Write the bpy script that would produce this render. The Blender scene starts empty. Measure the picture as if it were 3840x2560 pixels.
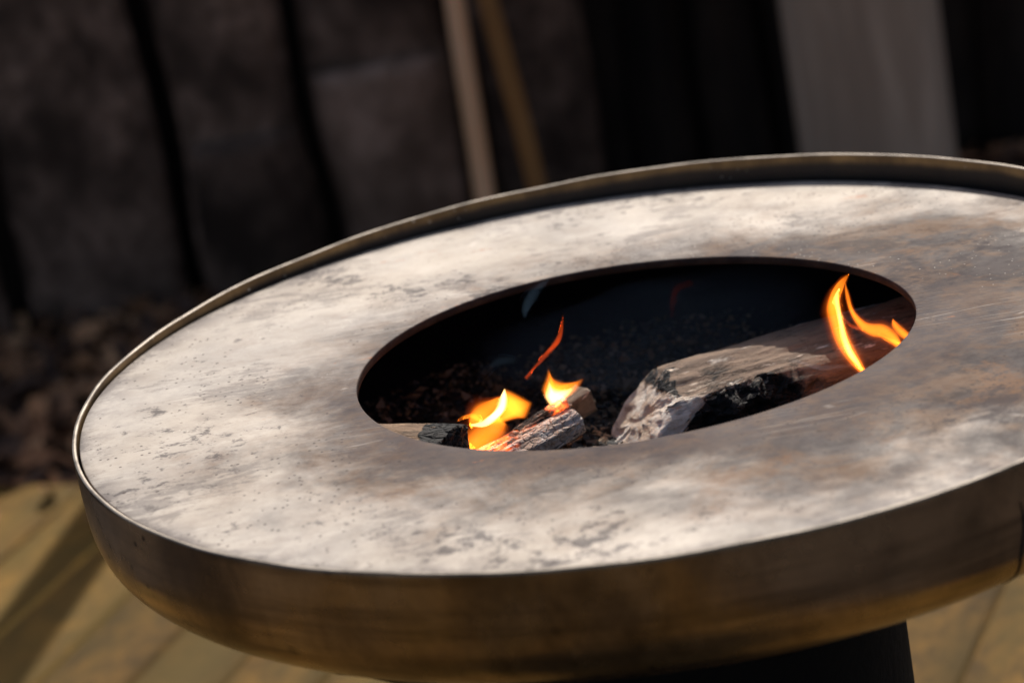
import bpy, bmesh, math, random
from mathutils import Vector, Matrix, noise as mnoise
R = math.radians
rnd = random.Random(7)
S = bpy.context.scene
COL = S.collection
H = 0.90                                   # height of the bowl's rim above the ground

# ------------------------------------------------------------------ camera, sky, sun, exposure
CAM_P = Vector((-0.105, -2.442, 0.8528 + H))
PITCH, ROLL = 0.33235, -0.17734
fw = Vector((0, math.cos(PITCH), -math.sin(PITCH)))
rt0 = Vector((1, 0, 0)); up0 = rt0.cross(fw)
rt = math.cos(ROLL) * rt0 + math.sin(ROLL) * up0
up = -math.sin(ROLL) * rt0 + math.cos(ROLL) * up0
cd = bpy.data.cameras.new('camera'); cam = bpy.data.objects.new('camera', cd); COL.objects.link(cam)
m = Matrix((rt, up, -fw)).transposed().to_4x4(); m.translation = CAM_P
cam.matrix_world = m
cd.sensor_width = 36; cd.lens = 36 * 11000 / 3840; cd.clip_start = 0.05; cd.clip_end = 500
cd.dof.use_dof = True; cd.dof.focus_distance = 2.56; cd.dof.aperture_fstop = 4.2
cd.dof.aperture_blades = 0
S.camera = cam

SUN_AZ, SUN_EL = R(13), R(42)             # azimuth clockwise from +Y (behind the bowl, to the right)
w = bpy.data.worlds.new('World'); S.world = w; w.use_nodes = True
nt = w.node_tree; bg = nt.nodes['Background']
sk = nt.nodes.new('ShaderNodeTexSky'); sk.sky_type = 'NISHITA'; sk.sun_disc = False
sk.sun_elevation = SUN_EL; sk.sun_rotation = SUN_AZ; sk.air_density = 0.8; sk.dust_density = 3.5; sk.ozone_density = 0.6
nt.links.new(sk.outputs[0], bg.inputs[0]); bg.inputs[1].default_value = 0.10
ld = bpy.data.lights.new('sun', 'SUN'); ld.energy = 4.0; ld.angle = R(0.5); ld.color = (1, .94, .86)
sun = bpy.data.objects.new('sun', ld); COL.objects.link(sun)
sd = Vector((math.cos(SUN_EL) * math.sin(SUN_AZ), math.cos(SUN_EL) * math.cos(SUN_AZ), math.sin(SUN_EL)))
sun.rotation_euler = (-sd).to_track_quat('-Z', 'Y').to_euler()
sun.location = sd * 20
S.view_settings.view_transform = 'Standard'; S.view_settings.look = 'None'
S.view_settings.exposure = 0.12; S.view_settings.gamma = 1
S.cycles.use_denoising = True
S.cycles.max_bounces = 8; S.cycles.volume_bounces = 0; S.cycles.transparent_max_bounces = 24
S.cycles.sample_clamp_indirect = 3

# ------------------------------------------------------------------ helpers
class NT:
    """small node-tree writer"""
    def __init__(s, name):
        s.m = bpy.data.materials.new(name); s.m.use_nodes = True
        s.t = s.m.node_tree; s.b = s.t.nodes['Principled BSDF']; s.o = s.t.nodes['Material Output']
        s.co = s.t.nodes.new('ShaderNodeTexCoord')
    def n(s, typ, **k):
        x = s.t.nodes.new(typ)
        for a, v in k.items(): setattr(x, a, v)
        return x
    def set(s, sock, v):
        if hasattr(v, 'links') or hasattr(v, 'is_linked'): s.t.links.new(v, sock)
        else:
            if isinstance(v, (tuple, list)) and len(v) == 3 and sock.type == 'RGBA': v = (*v, 1)
            sock.default_value = v
    def vec(s, scale=(1, 1, 1), rot=(0, 0, 0), loc=(0, 0, 0), src='Object'):
        mp = s.n('ShaderNodeMapping'); s.t.links.new(s.co.outputs[src], mp.inputs[0])
        mp.inputs['Scale'].default_value = scale; mp.inputs['Rotation'].default_value = rot; mp.inputs['Location'].default_value = loc
        return mp.outputs[0]
    def noise(s, vec, scale, detail=4, rough=.55, dist=0, col=False):
        x = s.n('ShaderNodeTexNoise'); s.set(x.inputs['Vector'], vec); x.inputs['Scale'].default_value = scale
        x.inputs['Detail'].default_value = detail; x.inputs['Roughness'].default_value = rough; x.inputs['Distortion'].default_value = dist
        return x.outputs['Color' if col else 'Fac']
    def vor(s, vec, scale, feat='F1', out='Distance', rand=1):
        x = s.n('ShaderNodeTexVoronoi', feature=feat); s.set(x.inputs['Vector'], vec); x.inputs['Scale'].default_value = scale
        x.inputs['Randomness'].default_value = rand
        return x.outputs[out]
    def ramp(s, v, a, b, lo=0., hi=1.):
        x = s.n('ShaderNodeMapRange', interpolation_type='SMOOTHSTEP'); s.set(x.inputs[0], v)
        for i, q in enumerate((a, b, lo, hi)): x.inputs[i + 1].default_value = q
        return x.outputs[0]
    def mix(s, f, a, b, mode='MIX'):
        x = s.n('ShaderNodeMix', data_type='RGBA', blend_type=mode); s.set(x.inputs[0], f); s.set(x.inputs[6], a); s.set(x.inputs[7], b)
        return x.outputs[2]
    def math(s, op, a, b=0.):
        x = s.n('ShaderNodeMath', operation=op); s.set(x.inputs[0], a); s.set(x.inputs[1], b)
        return x.outputs[0]
    def sep(s, v):
        x = s.n('ShaderNodeSeparateXYZ'); s.set(x.inputs[0], v); return x.outputs
    def bump(s, h, strength=.3, dist=.01, prev=None):
        x = s.n('ShaderNodeBump'); s.set(x.inputs['Height'], h); x.inputs['Strength'].default_value = strength; x.inputs['Distance'].default_value = dist
        if prev is not None: s.set(x.inputs['Normal'], prev)
        s.set(s.b.inputs['Normal'], x.outputs[0]); return x.outputs[0]
    def p(s, **k):
        for a, v in k.items(): s.set(s.b.inputs[a.replace('_', ' ')], v)
        return s
    def rnd(s): return s.n('ShaderNodeObjectInfo').outputs['Random']

def link(name, me, mats, parent=None, smooth=True):
    o = bpy.data.objects.new(name, me); COL.objects.link(o)
    for q in (mats if isinstance(mats, (list, tuple)) else [mats]):
        if q is not None: me.materials.append(q)
    if smooth and len(me.polygons): me.polygons.foreach_set('use_smooth', [True] * len(me.polygons))
    if parent: o.parent = parent
    return o
def mesh(name, v, f):
    me = bpy.data.meshes.new(name); me.from_pydata(v, [], f); me.update(); return me
def empty(name, loc=(0, 0, 0), rz=0):
    o = bpy.data.objects.new(name, None); COL.objects.link(o); o.location = loc; o.rotation_euler = (0, 0, rz); o.empty_display_size = .1
    return o
def tag(o, label=None, cat=None, group=None, kind=None):
    if label: o['label'] = label
    if cat: o['category'] = cat
    if group: o['group'] = group
    if kind: o['kind'] = kind
    return o
def fbm(p, oct=4): return mnoise.fractal(p, 1.0, 2.0, oct, noise_basis='PERLIN_ORIGINAL')
def box(bm, x0, x1, y0, y1, z0, z1, bev=.004):
    r = bmesh.ops.create_cube(bm, size=1)
    for v in r['verts']: v.co = Vector((x0 + (v.co.x + .5) * (x1 - x0), y0 + (v.co.y + .5) * (y1 - y0), z0 + (v.co.z + .5) * (z1 - z0)))
    if bev:
        ed = list({e for v in r['verts'] for e in v.link_edges})
        bmesh.ops.bevel(bm, geom=ed, offset=bev, segments=2, affect='EDGES')
def bm_mesh(name, bm):
    me = bpy.data.meshes.new(name); bm.to_mesh(me); bm.free(); return me

# ------------------------------------------------------------------ materials
def mat_plate():
    s = NT('seasoned_steel')
    x = s.sep(s.vec())
    cloud = s.noise(s.vec(), 4.5, 6, .62, .2); mid = s.noise(s.vec((1, 1.15, 1), (0, 0, R(-18)), (2, 3, 0)), 13, 9, .74, .12); fine = s.noise(s.vec((1, 1.2, 1), (0, 0, R(-18)), (7, 1, 0)), 60, 9, .76, .1)
    base = s.mix(s.ramp(cloud, .36, .66), (.41, .355, .295), (.345, .312, .278))
    base = s.mix(s.ramp(mid, .47, .68, 0, .45), base, (.265, .215, .175))
    base = s.mix(s.ramp(s.math('ADD', mid, s.math('MULTIPLY', fine, .5)), .60, .76, .5, 0), base, (.46, .41, .355))
    base = s.mix(s.ramp(fine, .50, .74, 0, .45), base, (.22, .185, .16))
    # heat tint round the opening and over the right hand side
    r = s.math('SQRT', s.math('ADD', s.math('POWER', x[0], 2.), s.math('POWER', x[1], 2.)))
    side = s.math('ADD', s.math('MULTIPLY', s.math('MAXIMUM', x[0], 0.), .50), s.math('MULTIPLY', x[1], -.17))
    nz = s.math('MULTIPLY', s.math('SUBTRACT', s.math('ADD', s.math('MULTIPLY', s.noise(s.vec(loc=(5, 2, 0)), 6.5, 7, .66, .6), .65), s.math('MULTIPLY', mid, .35)), .5), .52)
    heat = s.ramp(s.math('ADD', s.math('SUBTRACT', side, r), nz), -.42, -.20)
    tint = s.mix(s.ramp(s.noise(s.vec(loc=(1, 7, 0)), 17, 7, .68, .5), .40, .60), (.125, .066, .034), (.040, .031, .034))
    base = s.mix(s.math('MULTIPLY', heat, s.ramp(fine, .3, .7, .97, .80)), base, tint)
    sp = s.noise(s.vec((1, 1.2, 1), loc=(6, 6, 6)), 10, 9, .76, .3)
    base = s.mix(s.math('MULTIPLY', s.math('MULTIPLY', heat, s.ramp(x[0], -.05, .25, .25, 1)), s.ramp(sp, .50, .62, 0, .8)), base, (.034, .026, .026))
    base = s.mix(s.math('MULTIPLY', heat, s.ramp(s.noise(s.vec(loc=(3, 16, 6)), 13, 8, .72), .55, .66, 0, .6)), base, (.20, .10, .045))
    ring = s.ramp(s.math('ADD', r, s.math('MULTIPLY', nz, -.35)), .262, .345, 1, 0)
    base = s.mix(s.math('MULTIPLY', ring, s.ramp(x[1], .16, -.10, .15, .80)), base, s.mix(s.ramp(fine, .4, .65), (.062, .048, .050), (.110, .070, .050)))
    sc = s.vor(s.vec((.35, 9, 1), (0, 0, R(24))), 9, 'DISTANCE_TO_EDGE'); sc2 = s.vor(s.vec((.3, 8, 1), (0, 0, R(-41)), (2, 2, 0)), 8, 'DISTANCE_TO_EDGE')
    scr = s.math('MULTIPLY', s.math('MAXIMUM', s.ramp(sc, .0, .012, 1, 0), s.ramp(sc2, .0, .010, 1, 0)), s.ramp(s.noise(s.vec(loc=(1, 1, 8)), 7, 4), .52, .64, 0, .38))
    base = s.mix(scr, base, (.66, .60, .53))
    # dark baked-on smears, flecks, rust, pale crumbs
    a = s.noise(s.vec((1, 1.25, 1), (0, 0, R(-20))), 44, 9, .78, .3)
    b = s.noise(s.vec(loc=(9, 4, 0)), 6, 4, .55)
    f = s.ramp(s.math('ADD', a, s.math('MULTIPLY', b, .7)), .94, 1.03)
    base = s.mix(s.math('MULTIPLY', f, .80), base, (.07, .058, .058))
    rim = s.ramp(r, .455, .494, 0, .7)
    base = s.mix(s.math('MULTIPLY', rim, s.ramp(mid, .42, .60)), base, (.10, .085, .085))
    rs = s.math('ADD', s.noise(s.vec((1, 2, 1), loc=(2, 2, 2)), 14, 7, .72), s.math('MULTIPLY', s.noise(s.vec(loc=(6, 2, 2)), 3, 2), .35))
    base = s.mix(s.ramp(rs, .835, .90, 0, .75), base, (.33, .12, .045))
    v = s.vor(s.vec((1, 1, .2)), 120); msk = s.ramp(s.noise(s.vec(loc=(4, 4, 4)), 9, 3), .46, .56)
    base = s.mix(s.math('MULTIPLY', s.ramp(v, .12, .20, 1, 0), msk), base, (.05, .035, .03))
    v = s.vor(s.vec((1, 1, .2), loc=(.5, .2, 0)), 34); base = s.mix(s.math('MULTIPLY', s.ramp(v, .045, .075, .9, 0), s.ramp(s.noise(s.vec(loc=(5, 8, 3)), 5, 4), .50, .58)), base, (.055, .035, .028))
    st = s.noise(s.vec((.8, 2.4, 1), (0, 0, R(-12)), (3, 9, 1)), 34, 9, .8, .2); sg = s.noise(s.vec(loc=(11, 3, 1)), 8, 3, .5)
    base = s.mix(s.ramp(s.math('ADD', st, s.math('MULTIPLY', sg, .9)), 1.03, 1.12, 0, .5), base, (.085, .068, .064))
    v2 = s.vor(s.vec((1, 1, .2), loc=(.3, .7, 0)), 150); msk2 = s.ramp(s.math('ADD', s.noise(s.vec(loc=(14, 4, 4)), 7, 3), s.math('MULTIPLY', x[1], .25)), .56, .64)
    base = s.mix(s.math('MULTIPLY', s.ramp(v2, .06, .12, 1, 0), s.math('MULTIPLY', msk2, .6)), base, (.85, .80, .70))
    rough = s.math('ADD', s.ramp(s.noise(s.vec(loc=(8, 8, 0)), 8, 6, .65), .3, .7, .56, .72), s.math('MULTIPLY', f, .10))
    s.p(Base_Color=base, Metallic=s.ramp(heat, 0, 1, .16, .03), Roughness=rough, Specular_IOR_Level=s.ramp(heat, 0, 1, .30, .06))
    s.bump(s.noise(s.vec(), 80, 8, .7), .16, .002)
    return s.m
def mat_bowl():
    s = NT('weathered_steel_reflections')
    c = s.vec((1, 1, 1))
    base = s.mix(s.ramp(s.noise(s.vec((1, 1, .6)), 7, 8, .70, .3), .36, .66), (.50, .38, .255), (.27, .20, .135))
    base = s.mix(s.ramp(s.noise(s.vec((2.2, 2.2, 1.4)), 3.2, 7, .68), .46, .72, 0, .72), base, (.06, .046, .036))
    base = s.mix(s.ramp(s.noise(s.vec((.8, .8, 13)), 2.4, 6, .66), .44, .66, 0, .8), base, (.12, .093, .068))  # dark level bands painted in to stand for reflections of the ground
    base = s.mix(s.ramp(s.noise(s.vec((1, 1, 1), loc=(3.3, 1.2, 0)), 2.2, 4, .6), .50, .64, 0, .75), base, (.055, .043, .034))  # broad dark areas coloured in where dark surroundings would be reflected
    v = s.vor(s.vec(), 17); base = s.mix(s.ramp(v, .06, .12, .4, 0), base, (.05, .04, .032))
    v = s.vor(s.vec(), 60)
    base = s.mix(s.math('MULTIPLY', s.ramp(v, .10, .2, 1, 0), s.ramp(s.noise(s.vec(loc=(2, 2, 2)), 6, 3), .53, .62)), base, (.03, .025, .022))
    s.p(Base_Color=base, Metallic=.9, Roughness=s.ramp(s.noise(s.vec(loc=(1, 1, 1)), 14, 5), .3, .7, .17, .34))
    s.bump(s.noise(s.vec((1, 1, .5)), 24, 6, .6), .12, .004)
    return s.m
def mat_rim():
    s = NT('brown_rim_steel'); x = s.sep(s.vec())
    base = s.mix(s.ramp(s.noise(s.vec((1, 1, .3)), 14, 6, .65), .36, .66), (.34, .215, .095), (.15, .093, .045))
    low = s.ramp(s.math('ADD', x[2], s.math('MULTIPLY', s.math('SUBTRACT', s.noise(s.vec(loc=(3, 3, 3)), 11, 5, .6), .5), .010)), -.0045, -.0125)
    base = s.mix(s.math('MULTIPLY', low, .92), base, (.035, .03, .03))      # darker towards the bottom of the rim wall
    v = s.vor(s.vec(), 110)
    base = s.mix(s.math('MULTIPLY', s.ramp(v, .10, .17, 1, 0), s.ramp(s.noise(s.vec(loc=(1, 5, 2)), 8, 3), .5, .6)), base, (.6, .55, .48))
    s.p(Base_Color=base, Metallic=.6, Roughness=.40)
    s.bump(s.noise(s.vec(), 45, 5, .6), .2, .003)
    return s.m
def mat_edge():
    s = NT('bare_steel_edge')
    s.p(Base_Color=s.mix(s.ramp(s.noise(s.vec(), 26, 5), .4, .65), (.27, .23, .185), (.11, .09, .07)), Metallic=.5, Roughness=.5)
    s.bump(s.noise(s.vec(), 40, 5, .6), .25, .003)
    return s.m
def mat_soot(name, a=(.012, .011, .011), b=(.03, .025, .022), scale=20):
    s = NT(name)
    s.p(Base_Color=s.mix(s.ramp(s.noise(s.vec(), scale, 8, .7), .4, .68), a, b), Roughness=.85, Specular_IOR_Level=.2)
    s.bump(s.noise(s.vec(), scale * 3, 8, .7), .6, .01)
    return s.m
def mat_wood(name, c1, c2, c3, char=0., rough=.75, axis=0, ash=0., glow=None):
    """grain runs along the object's local axis"""
    s = NT(name)
    sc = [9, 9, 9]; sc[axis] = .9
    g = s.noise(s.vec(tuple(sc)), 6, 8, .65, .6); big = s.noise(s.vec(), 14, 6, .6)
    base = s.mix(s.ramp(g, .35, .65), c1, c2)
    base = s.mix(s.ramp(big, .42, .68, 0, .8), base, c3)
    if char:
        q = s.math('ADD', s.noise(s.vec(loc=(2, 5, 1)), 22, 7, .68, .6), s.math('MULTIPLY', g, .3))
        base = s.mix(s.ramp(q, .80 - char * .4, .88 - char * .4), base, (.010, .009, .009))
    if ash:
        q = s.math('ADD', s.noise(s.vec(loc=(7, 5, 1)), 20, 7, .7, .5), s.math('MULTIPLY', g, .3))
        base = s.mix(s.ramp(q, .78 - ash * .4, .86 - ash * .4, 0, .9), base, (.62, .58, .54))
    s.p(Base_Color=base, Roughness=rough)
    if glow:
        ctr, rad, st = glow
        x = s.n('ShaderNodeVectorMath', operation='DISTANCE'); s.set(x.inputs[0], s.co.outputs['Object']); x.inputs[1].default_value = ctr
        mk = s.math('MULTIPLY', s.ramp(x.outputs['Value'], rad * .25, rad, 1, 0), s.ramp(s.noise(s.vec(loc=(4, 4, 4)), 75, 6, .7), .44, .62))
        s.p(Emission_Color=(1, .16, .02), Emission_Strength=s.math('MULTIPLY', mk, st))
    h = s.math('ADD', g, s.math('MULTIPLY', s.noise(s.vec(), 90, 6, .7), .4))
    s.bump(h, .55, .008)
    return s.m
def mat_burnt(name, c1, c2, ash=(.78, .70, .61), glow=None, scale=1., gain=3.6):
    """wood with burnt and ash-covered places stored per vertex (attribute 'burn': R = charred, G = ash)"""
    s = NT(name)
    at = s.n('ShaderNodeAttribute', attribute_name='burn'); ch = s.n('ShaderNodeSeparateColor'); s.t.links.new(at.outputs['Color'], ch.inputs[0])
    k = scale
    g = s.noise(s.vec((1.2, 9, 9)), 7 * k, 8, .7, .7); fine = s.noise(s.vec((2.5, 9, 9), loc=(3, 1, 2)), 16 * k, 6, .7, .4)
    blot = s.noise(s.vec(loc=(2, 2, 9)), 30 * k, 7, .68, .5)
    base = s.mix(s.ramp(g, .34, .66), c1, c2)
    base = s.mix(s.ramp(s.math('ADD', blot, s.math('MULTIPLY', g, .25)), .66, .80, 0, .85), base, tuple(q * .22 for q in c2))
    base = s.mix(s.ramp(s.noise(s.vec((2, 6, 6), loc=(8, 8, 1)), 22 * k, 5, .6), .60, .74, 0, .8), base, tuple(min(.8, q * 1.7) for q in c1))
    bu = s.ramp(s.math('ADD', ch.outputs[0], s.math('MULTIPLY', s.math('SUBTRACT', s.math('ADD', s.math('MULTIPLY', blot, .4), s.math('MULTIPLY', fine, .6)), .5), 1.5)), .36, .60)
    cells = s.vor(s.vec((.7, 1.2, 1.2)), 95 * k, 'DISTANCE_TO_EDGE')
    chc = s.mix(s.ramp(fine, .45, .75), (.008, .0075, .0075), (.042, .034, .028)); chc = s.mix(s.ramp(cells, 0, .09), (.004, .004, .004), chc)
    base = s.mix(bu, base, chc)
    crk = s.math('ADD', s.math('MULTIPLY', g, .55), s.math('MULTIPLY', fine, .45))
    asv = s.ramp(s.math('ADD', ch.outputs[1], s.math('MULTIPLY', s.math('SUBTRACT', crk, .5), gain)), .42, .60)
    ashc = s.mix(s.ramp(blot, .40, .62), ash, tuple(q * f for q, f in zip(ash, (.80, .66, .55))))
    base = s.mix(asv, base, ashc)
    s.p(Base_Color=base, Roughness=.85)
    if glow:
        tot = None
        for ctr, rad, st in glow:
            x = s.n('ShaderNodeVectorMath', operation='DISTANCE'); s.set(x.inputs[0], s.co.outputs['Object']); x.inputs[1].default_value = ctr
            mk = s.math('MULTIPLY', s.math('MULTIPLY', s.ramp(x.outputs['Value'], rad * .15, rad, 1, 0), s.ramp(s.noise(s.vec(loc=(4, 4, 4)), 90 * k, 7, .72), .40, .64)), st)
            tot = mk if tot is None else s.math('ADD', tot, mk)
        s.p(Emission_Color=(1, .13, .015), Emission_Strength=tot)
    h = s.math('ADD', s.math('ADD', g, s.math('MULTIPLY', fine, .8)), s.math('MULTIPLY', s.noise(s.vec(), 110 * k, 6, .7), .5))
    h = s.math('ADD', h, s.math('MULTIPLY', s.math('MULTIPLY', s.ramp(cells, 0, .16), bu), .9))
    s.bump(h, .8, .006)
    return s.m
def mat_rough_wood(name, cols, rough=.85, scale=(6, 6, .55)):
    s = NT(name); r = s.rnd()
    off = s.n('ShaderNodeVectorMath', operation='ADD'); s.set(off.inputs[0], s.vec(scale))
    cb = s.n('ShaderNodeCombineXYZ'); s.set(cb.inputs[0], s.math('MULTIPLY', r, 37.)); s.set(cb.inputs[2], s.math('MULTIPLY', r, 11.)); s.set(off.inputs[1], cb.outputs[0])
    v = off.outputs[0]
    g = s.noise(v, 5, 7, .65, .5); big = s.noise(v, 1.1, 4, .6)
    base = s.mix(s.ramp(g, .35, .66), cols[0], cols[1]); base = s.mix(s.ramp(big, .36, .70), base, cols[2])
    base = s.mix(s.ramp(s.noise(v, .55, 4, .6), .38, .70, 0, .6), base, cols[2])
    hs = s.n('ShaderNodeHueSaturation'); s.set(hs.inputs['Color'], base); s.set(hs.inputs['Value'], s.ramp(r, 0, 1, .72, 1.25))
    s.p(Base_Color=hs.outputs[0], Roughness=rough, Specular_IOR_Level=.15); s.bump(g, .5, .01)
    return s.m
def mat_volume(name, col, strength):
    s = NT(name); s.t.nodes.remove(s.b)
    e = s.n('ShaderNodeEmission'); e.inputs[0].default_value = (*col, 1); e.inputs[1].default_value = strength
    s.t.links.new(e.outputs[0], s.o.inputs['Volume']); return s.m
def mat_smoke(name, dens, col=(.55, .72, 1)):
    s = NT(name); s.t.nodes.remove(s.b)
    e = s.n('ShaderNodeVolumeScatter'); e.inputs['Color'].default_value = (*col, 1); e.inputs['Density'].default_value = dens; e.inputs['Anisotropy'].default_value = .35
    s.t.links.new(e.outputs[0], s.o.inputs['Volume']); return s.m

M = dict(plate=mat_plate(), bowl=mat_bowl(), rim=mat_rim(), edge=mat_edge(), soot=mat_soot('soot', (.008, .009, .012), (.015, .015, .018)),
         hole_edge=mat_soot('burnt_plate_edge', (.035, .026, .022), (.075, .055, .045), 24),
         pedestal=mat_soot('black_steel', (.003, .003, .003), (.006, .0055, .005), 8),
         dark_line=mat_soot('dark_line_steel', (.02, .016, .014), (.05, .04, .03), 60))

# ------------------------------------------------------------------ setting: ground, deck
def grid(name, x0, x1, y0, y1, nx, ny, zf):
    v = []; f = []
    for j in range(ny + 1):
        for i in range(nx + 1):
            x = x0 + (x1 - x0) * i / nx; y = y0 + (y1 - y0) * j / ny; v.append((x, y, zf(x, y)))
    for j in range(ny):
        for i in range(nx):
            a = j * (nx + 1) + i; f.append((a, a + 1, a + nx + 2, a + nx + 1))
    return mesh(name, v, f)
s = NT('dark_soil')
s.p(Base_Color=s.mix(s.ramp(s.noise(s.vec(), 6, 7, .65), .38, .64), (.030, .021, .015), (.075, .048, .030)), Roughness=.95)
s.bump(s.noise(s.vec(), 30, 8, .7), .8, .03)
g = link('soil_ground', grid('soil', -60, 60, -60, 60, 8, 8, lambda x, y: -.07), s.m); tag(g, kind='structure')

DV = Vector((.40, .9165, 0)); NV = Vector((.9165, -.40, 0)); S_END = 1.757
deck = empty('wooden_deck', (0, 0, 0)); tag(deck, 'mossy sunlit timber deck under the fire bowl', kind='structure')
mossy = mat_rough_wood('mossy_deck_board', ((.19, .10, .019), (.070, .040, .010), (.085, .056, .012)), scale=(5, 5, 2.6))
greyed = mat_rough_wood('greyed_deck_board', ((.075, .058, .038), (.045, .036, .024), (.095, .078, .045)), scale=(5, 5, 2.2))
rotm = Matrix((NV, DV, Vector((0, 0, 1)))).transposed().to_4x4()
PITCHB = .152
for k in range(-13, 7):
    t0 = -.038 + k * PITCHB
    gap = .002
    w0, w1 = t0 + gap, t0 + PITCHB - gap
    bm = bmesh.new()
    dark = k in (9,)
    L0 = -6.5; L1 = S_END + rnd.uniform(-.012, .012)
    box(bm, -(w1 - w0) / 2, (w1 - w0) / 2, (L0 - L1) / 2, (L1 - L0) / 2, -.028, 0, .004)
    o = link('plank', bm_mesh('plank', bm), greyed if dark else mossy, deck)
    mt = rotm.copy(); mt.translation = NV * ((w0 + w1) / 2) + DV * ((L0 + L1) / 2) + Vector((0, 0, rnd.uniform(-.002, .001)))
    # the grain runs along local Y here: turn the mesh so that Z is the long axis
    turn = Matrix.Rotation(R(90), 4, 'X')
    o.data.transform(turn.inverted()); o.matrix_local = mt @ turn
for k in range(4):
    bm = bmesh.new(); box(bm, -2.0, 1.0, -.04, .04, -.069, -.029, .002)
    o = link('joist', bm_mesh('joist', bm), greyed, deck)
    mt = rotm.copy(); mt.translation = DV * (S_END - .06 - k * 1.5); o.matrix_local = mt

# dead leaves between deck and wall
def leaves():
    v = []; f = []; mi = []
    for i in range(11000):
        x = rnd.uniform(-2.6, 2.2); y = 2.0 + 1.35 * rnd.random()
        on = Vector((x, y, 0)).dot(DV) < S_END + .02
        if on and rnd.random() > .03: continue
        l = rnd.uniform(.018, .05); wd = l * rnd.uniform(.3, .55); cu = rnd.uniform(-.4, .6)
        q = Matrix.Rotation(rnd.uniform(0, 6.3), 4, 'Z') @ Matrix.Rotation(rnd.gauss(0, .45), 4, 'X') @ Matrix.Rotation(rnd.gauss(0, .45), 4, 'Y')
        c = Vector((x, y, (.012 if on else -.055) + rnd.random() * (.01 if on else .05) + (0 if on else .05) * max(0, mnoise.noise(Vector((x * 3, y * 3, 0))))))
        b = len(v)
        for (a, s_) in ((-1, 0), (-.4, -1), (.4, -.8), (1, 0), (.4, .8), (-.4, 1), (-.4, 0), (.4, 0)):
            v.append(c + q @ Vector((a * l, s_ * wd, cu * abs(s_) * wd)))
        f += [(b, b + 1, b + 6), (b + 1, b + 2, b + 7, b + 6), (b + 2, b + 3, b + 7), (b + 3, b + 4, b + 7), (b + 4, b + 5, b + 6, b + 7), (b + 5, b, b + 6)]
        k = rnd.choice((0, 0, 0, 1, 1, 2)); mi += [k] * 6
    return v, f, mi
lm = []
for nm, c in (('brown_leaf', (.30, .135, .058)), ('dark_leaf', (.09, .045, .025)), ('tan_leaf', (.58, .29, .13))):
    s = NT(nm); s.p(Base_Color=s.mix(s.noise(s.vec(), 9, 4), tuple(q * .7 for q in c), tuple(q * 1.3 for q in c)), Roughness=.8); lm.append(s.m)
v, f, mi = leaves(); me = mesh('leaf_litter', v, f); o = link('leaf_litter', me, lm, smooth=False)
me.polygons.foreach_set('material_index', mi)
tag(o, 'brown dead leaves lying between the deck and the plank wall', 'leaves', kind='stuff')

# ------------------------------------------------------------------ plank wall, post, sticks
wall = empty('plank_wall', (0, 3.3, -.07)); tag(wall, 'dark weathered plank wall with black gaps behind the fire bowl', 'wall')
wd_dark = mat_rough_wood('dark_weathered_board', ((.130, .080, .054), (.285, .178, .125), (.045, .028, .019)), scale=(5, 5, 4))
wd_pale = mat_rough_wood('greyed_weathered_board', ((.21, .13, .088), (.35, .22, .155), (.11, .067, .044)), scale=(5, 5, 4))
wd_black = mat_rough_wood('near_black_board', ((.036, .024, .017), (.065, .044, .032), (.018, .013, .010)), scale=(5, 5, 1))  # near-black brown for set-back boards, backing and rear post
WH = .99
def board(x0, x1, y0, th, z0, z1, mt, lean=0., name='plank'):
    bm = bmesh.new(); n = 14; vs = []
    for j in range(n + 1):
        z = z0 + (z1 - z0) * j / n; a = .018 * mnoise.noise(Vector((x0 * 7, z * 3.4, 1))); b = .018 * mnoise.noise(Vector((x1 * 7, z * 3.4, 5)))
        sh = lean * z
        vs.append([bm.verts.new(q) for q in ((x0 + a + sh, y0 + th + .02, z), (x0 + a + sh, y0 + .036, z), (x0 + a + sh + .035, y0 + .006, z), ((x0 + x1) / 2 + sh, y0 - .010, z),
                                              (x1 + b + sh - .035, y0 + .006, z), (x1 + b + sh, y0 + .036, z), (x1 + b + sh, y0 + th + .02, z))])
    for j in range(n):
        for i in range(7):
            k = (i + 1) % 7; bm.faces.new((vs[j][i], vs[j][k], vs[j + 1][k], vs[j + 1][i]))
    bm.faces.new(vs[0][::-1]); bm.faces.new(vs[-1])
    bmesh.ops.recalc_face_normals(bm, faces=bm.faces)
    return link(name, bm_mesh(name, bm), mt, wall, smooth=True)
front = [(-1.43, -1.115, wd_dark, WH), (-1.065, -.745, wd_dark, WH), (-.695, -.443, wd_dark, WH), (-.413, -.135, wd_dark, WH),
         (-.075, .150, wd_dark, WH), (.225, .345, wd_black, WH), (.375, .50, wd_black, WH), (.96, 1.13, wd_black, WH), (1.17, 1.36, wd_black, WH)]
x = -1.48
while x > -4.2:
    ww = rnd.uniform(.2, .32); front.append((x - ww, x, wd_dark, WH + rnd.uniform(-.02, .02))); x -= ww + rnd.uniform(.03, .07)
x = 1.40
while x < 4.2:
    ww = rnd.uniform(.2, .32); front.append((x, x + ww, wd_dark, WH + rnd.uniform(-.02, .02))); x += ww + rnd.uniform(.03, .07)
for (x0, x1, mt, h) in front:
    y0 = .09 if mt is wd_black else rnd.uniform(-.01, .01)
    board(x0, x1, y0, .03, 0, h, mt, rnd.uniform(-.004, .004))
board(-.402, -.142, -.060, .026, 0, .405 + .07, wd_pale)            # short board nailed over another
board(-.678, -.455, -.060, .026, 0, .30 + .07, wd_dark)
x = -4.3
while x < 4.3:
    board(x, x + .36, .16 + .035 * (int(round((x + 4.3) / .30)) % 2), .03, 0, WH + .08, wd_black); x += .30

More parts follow.
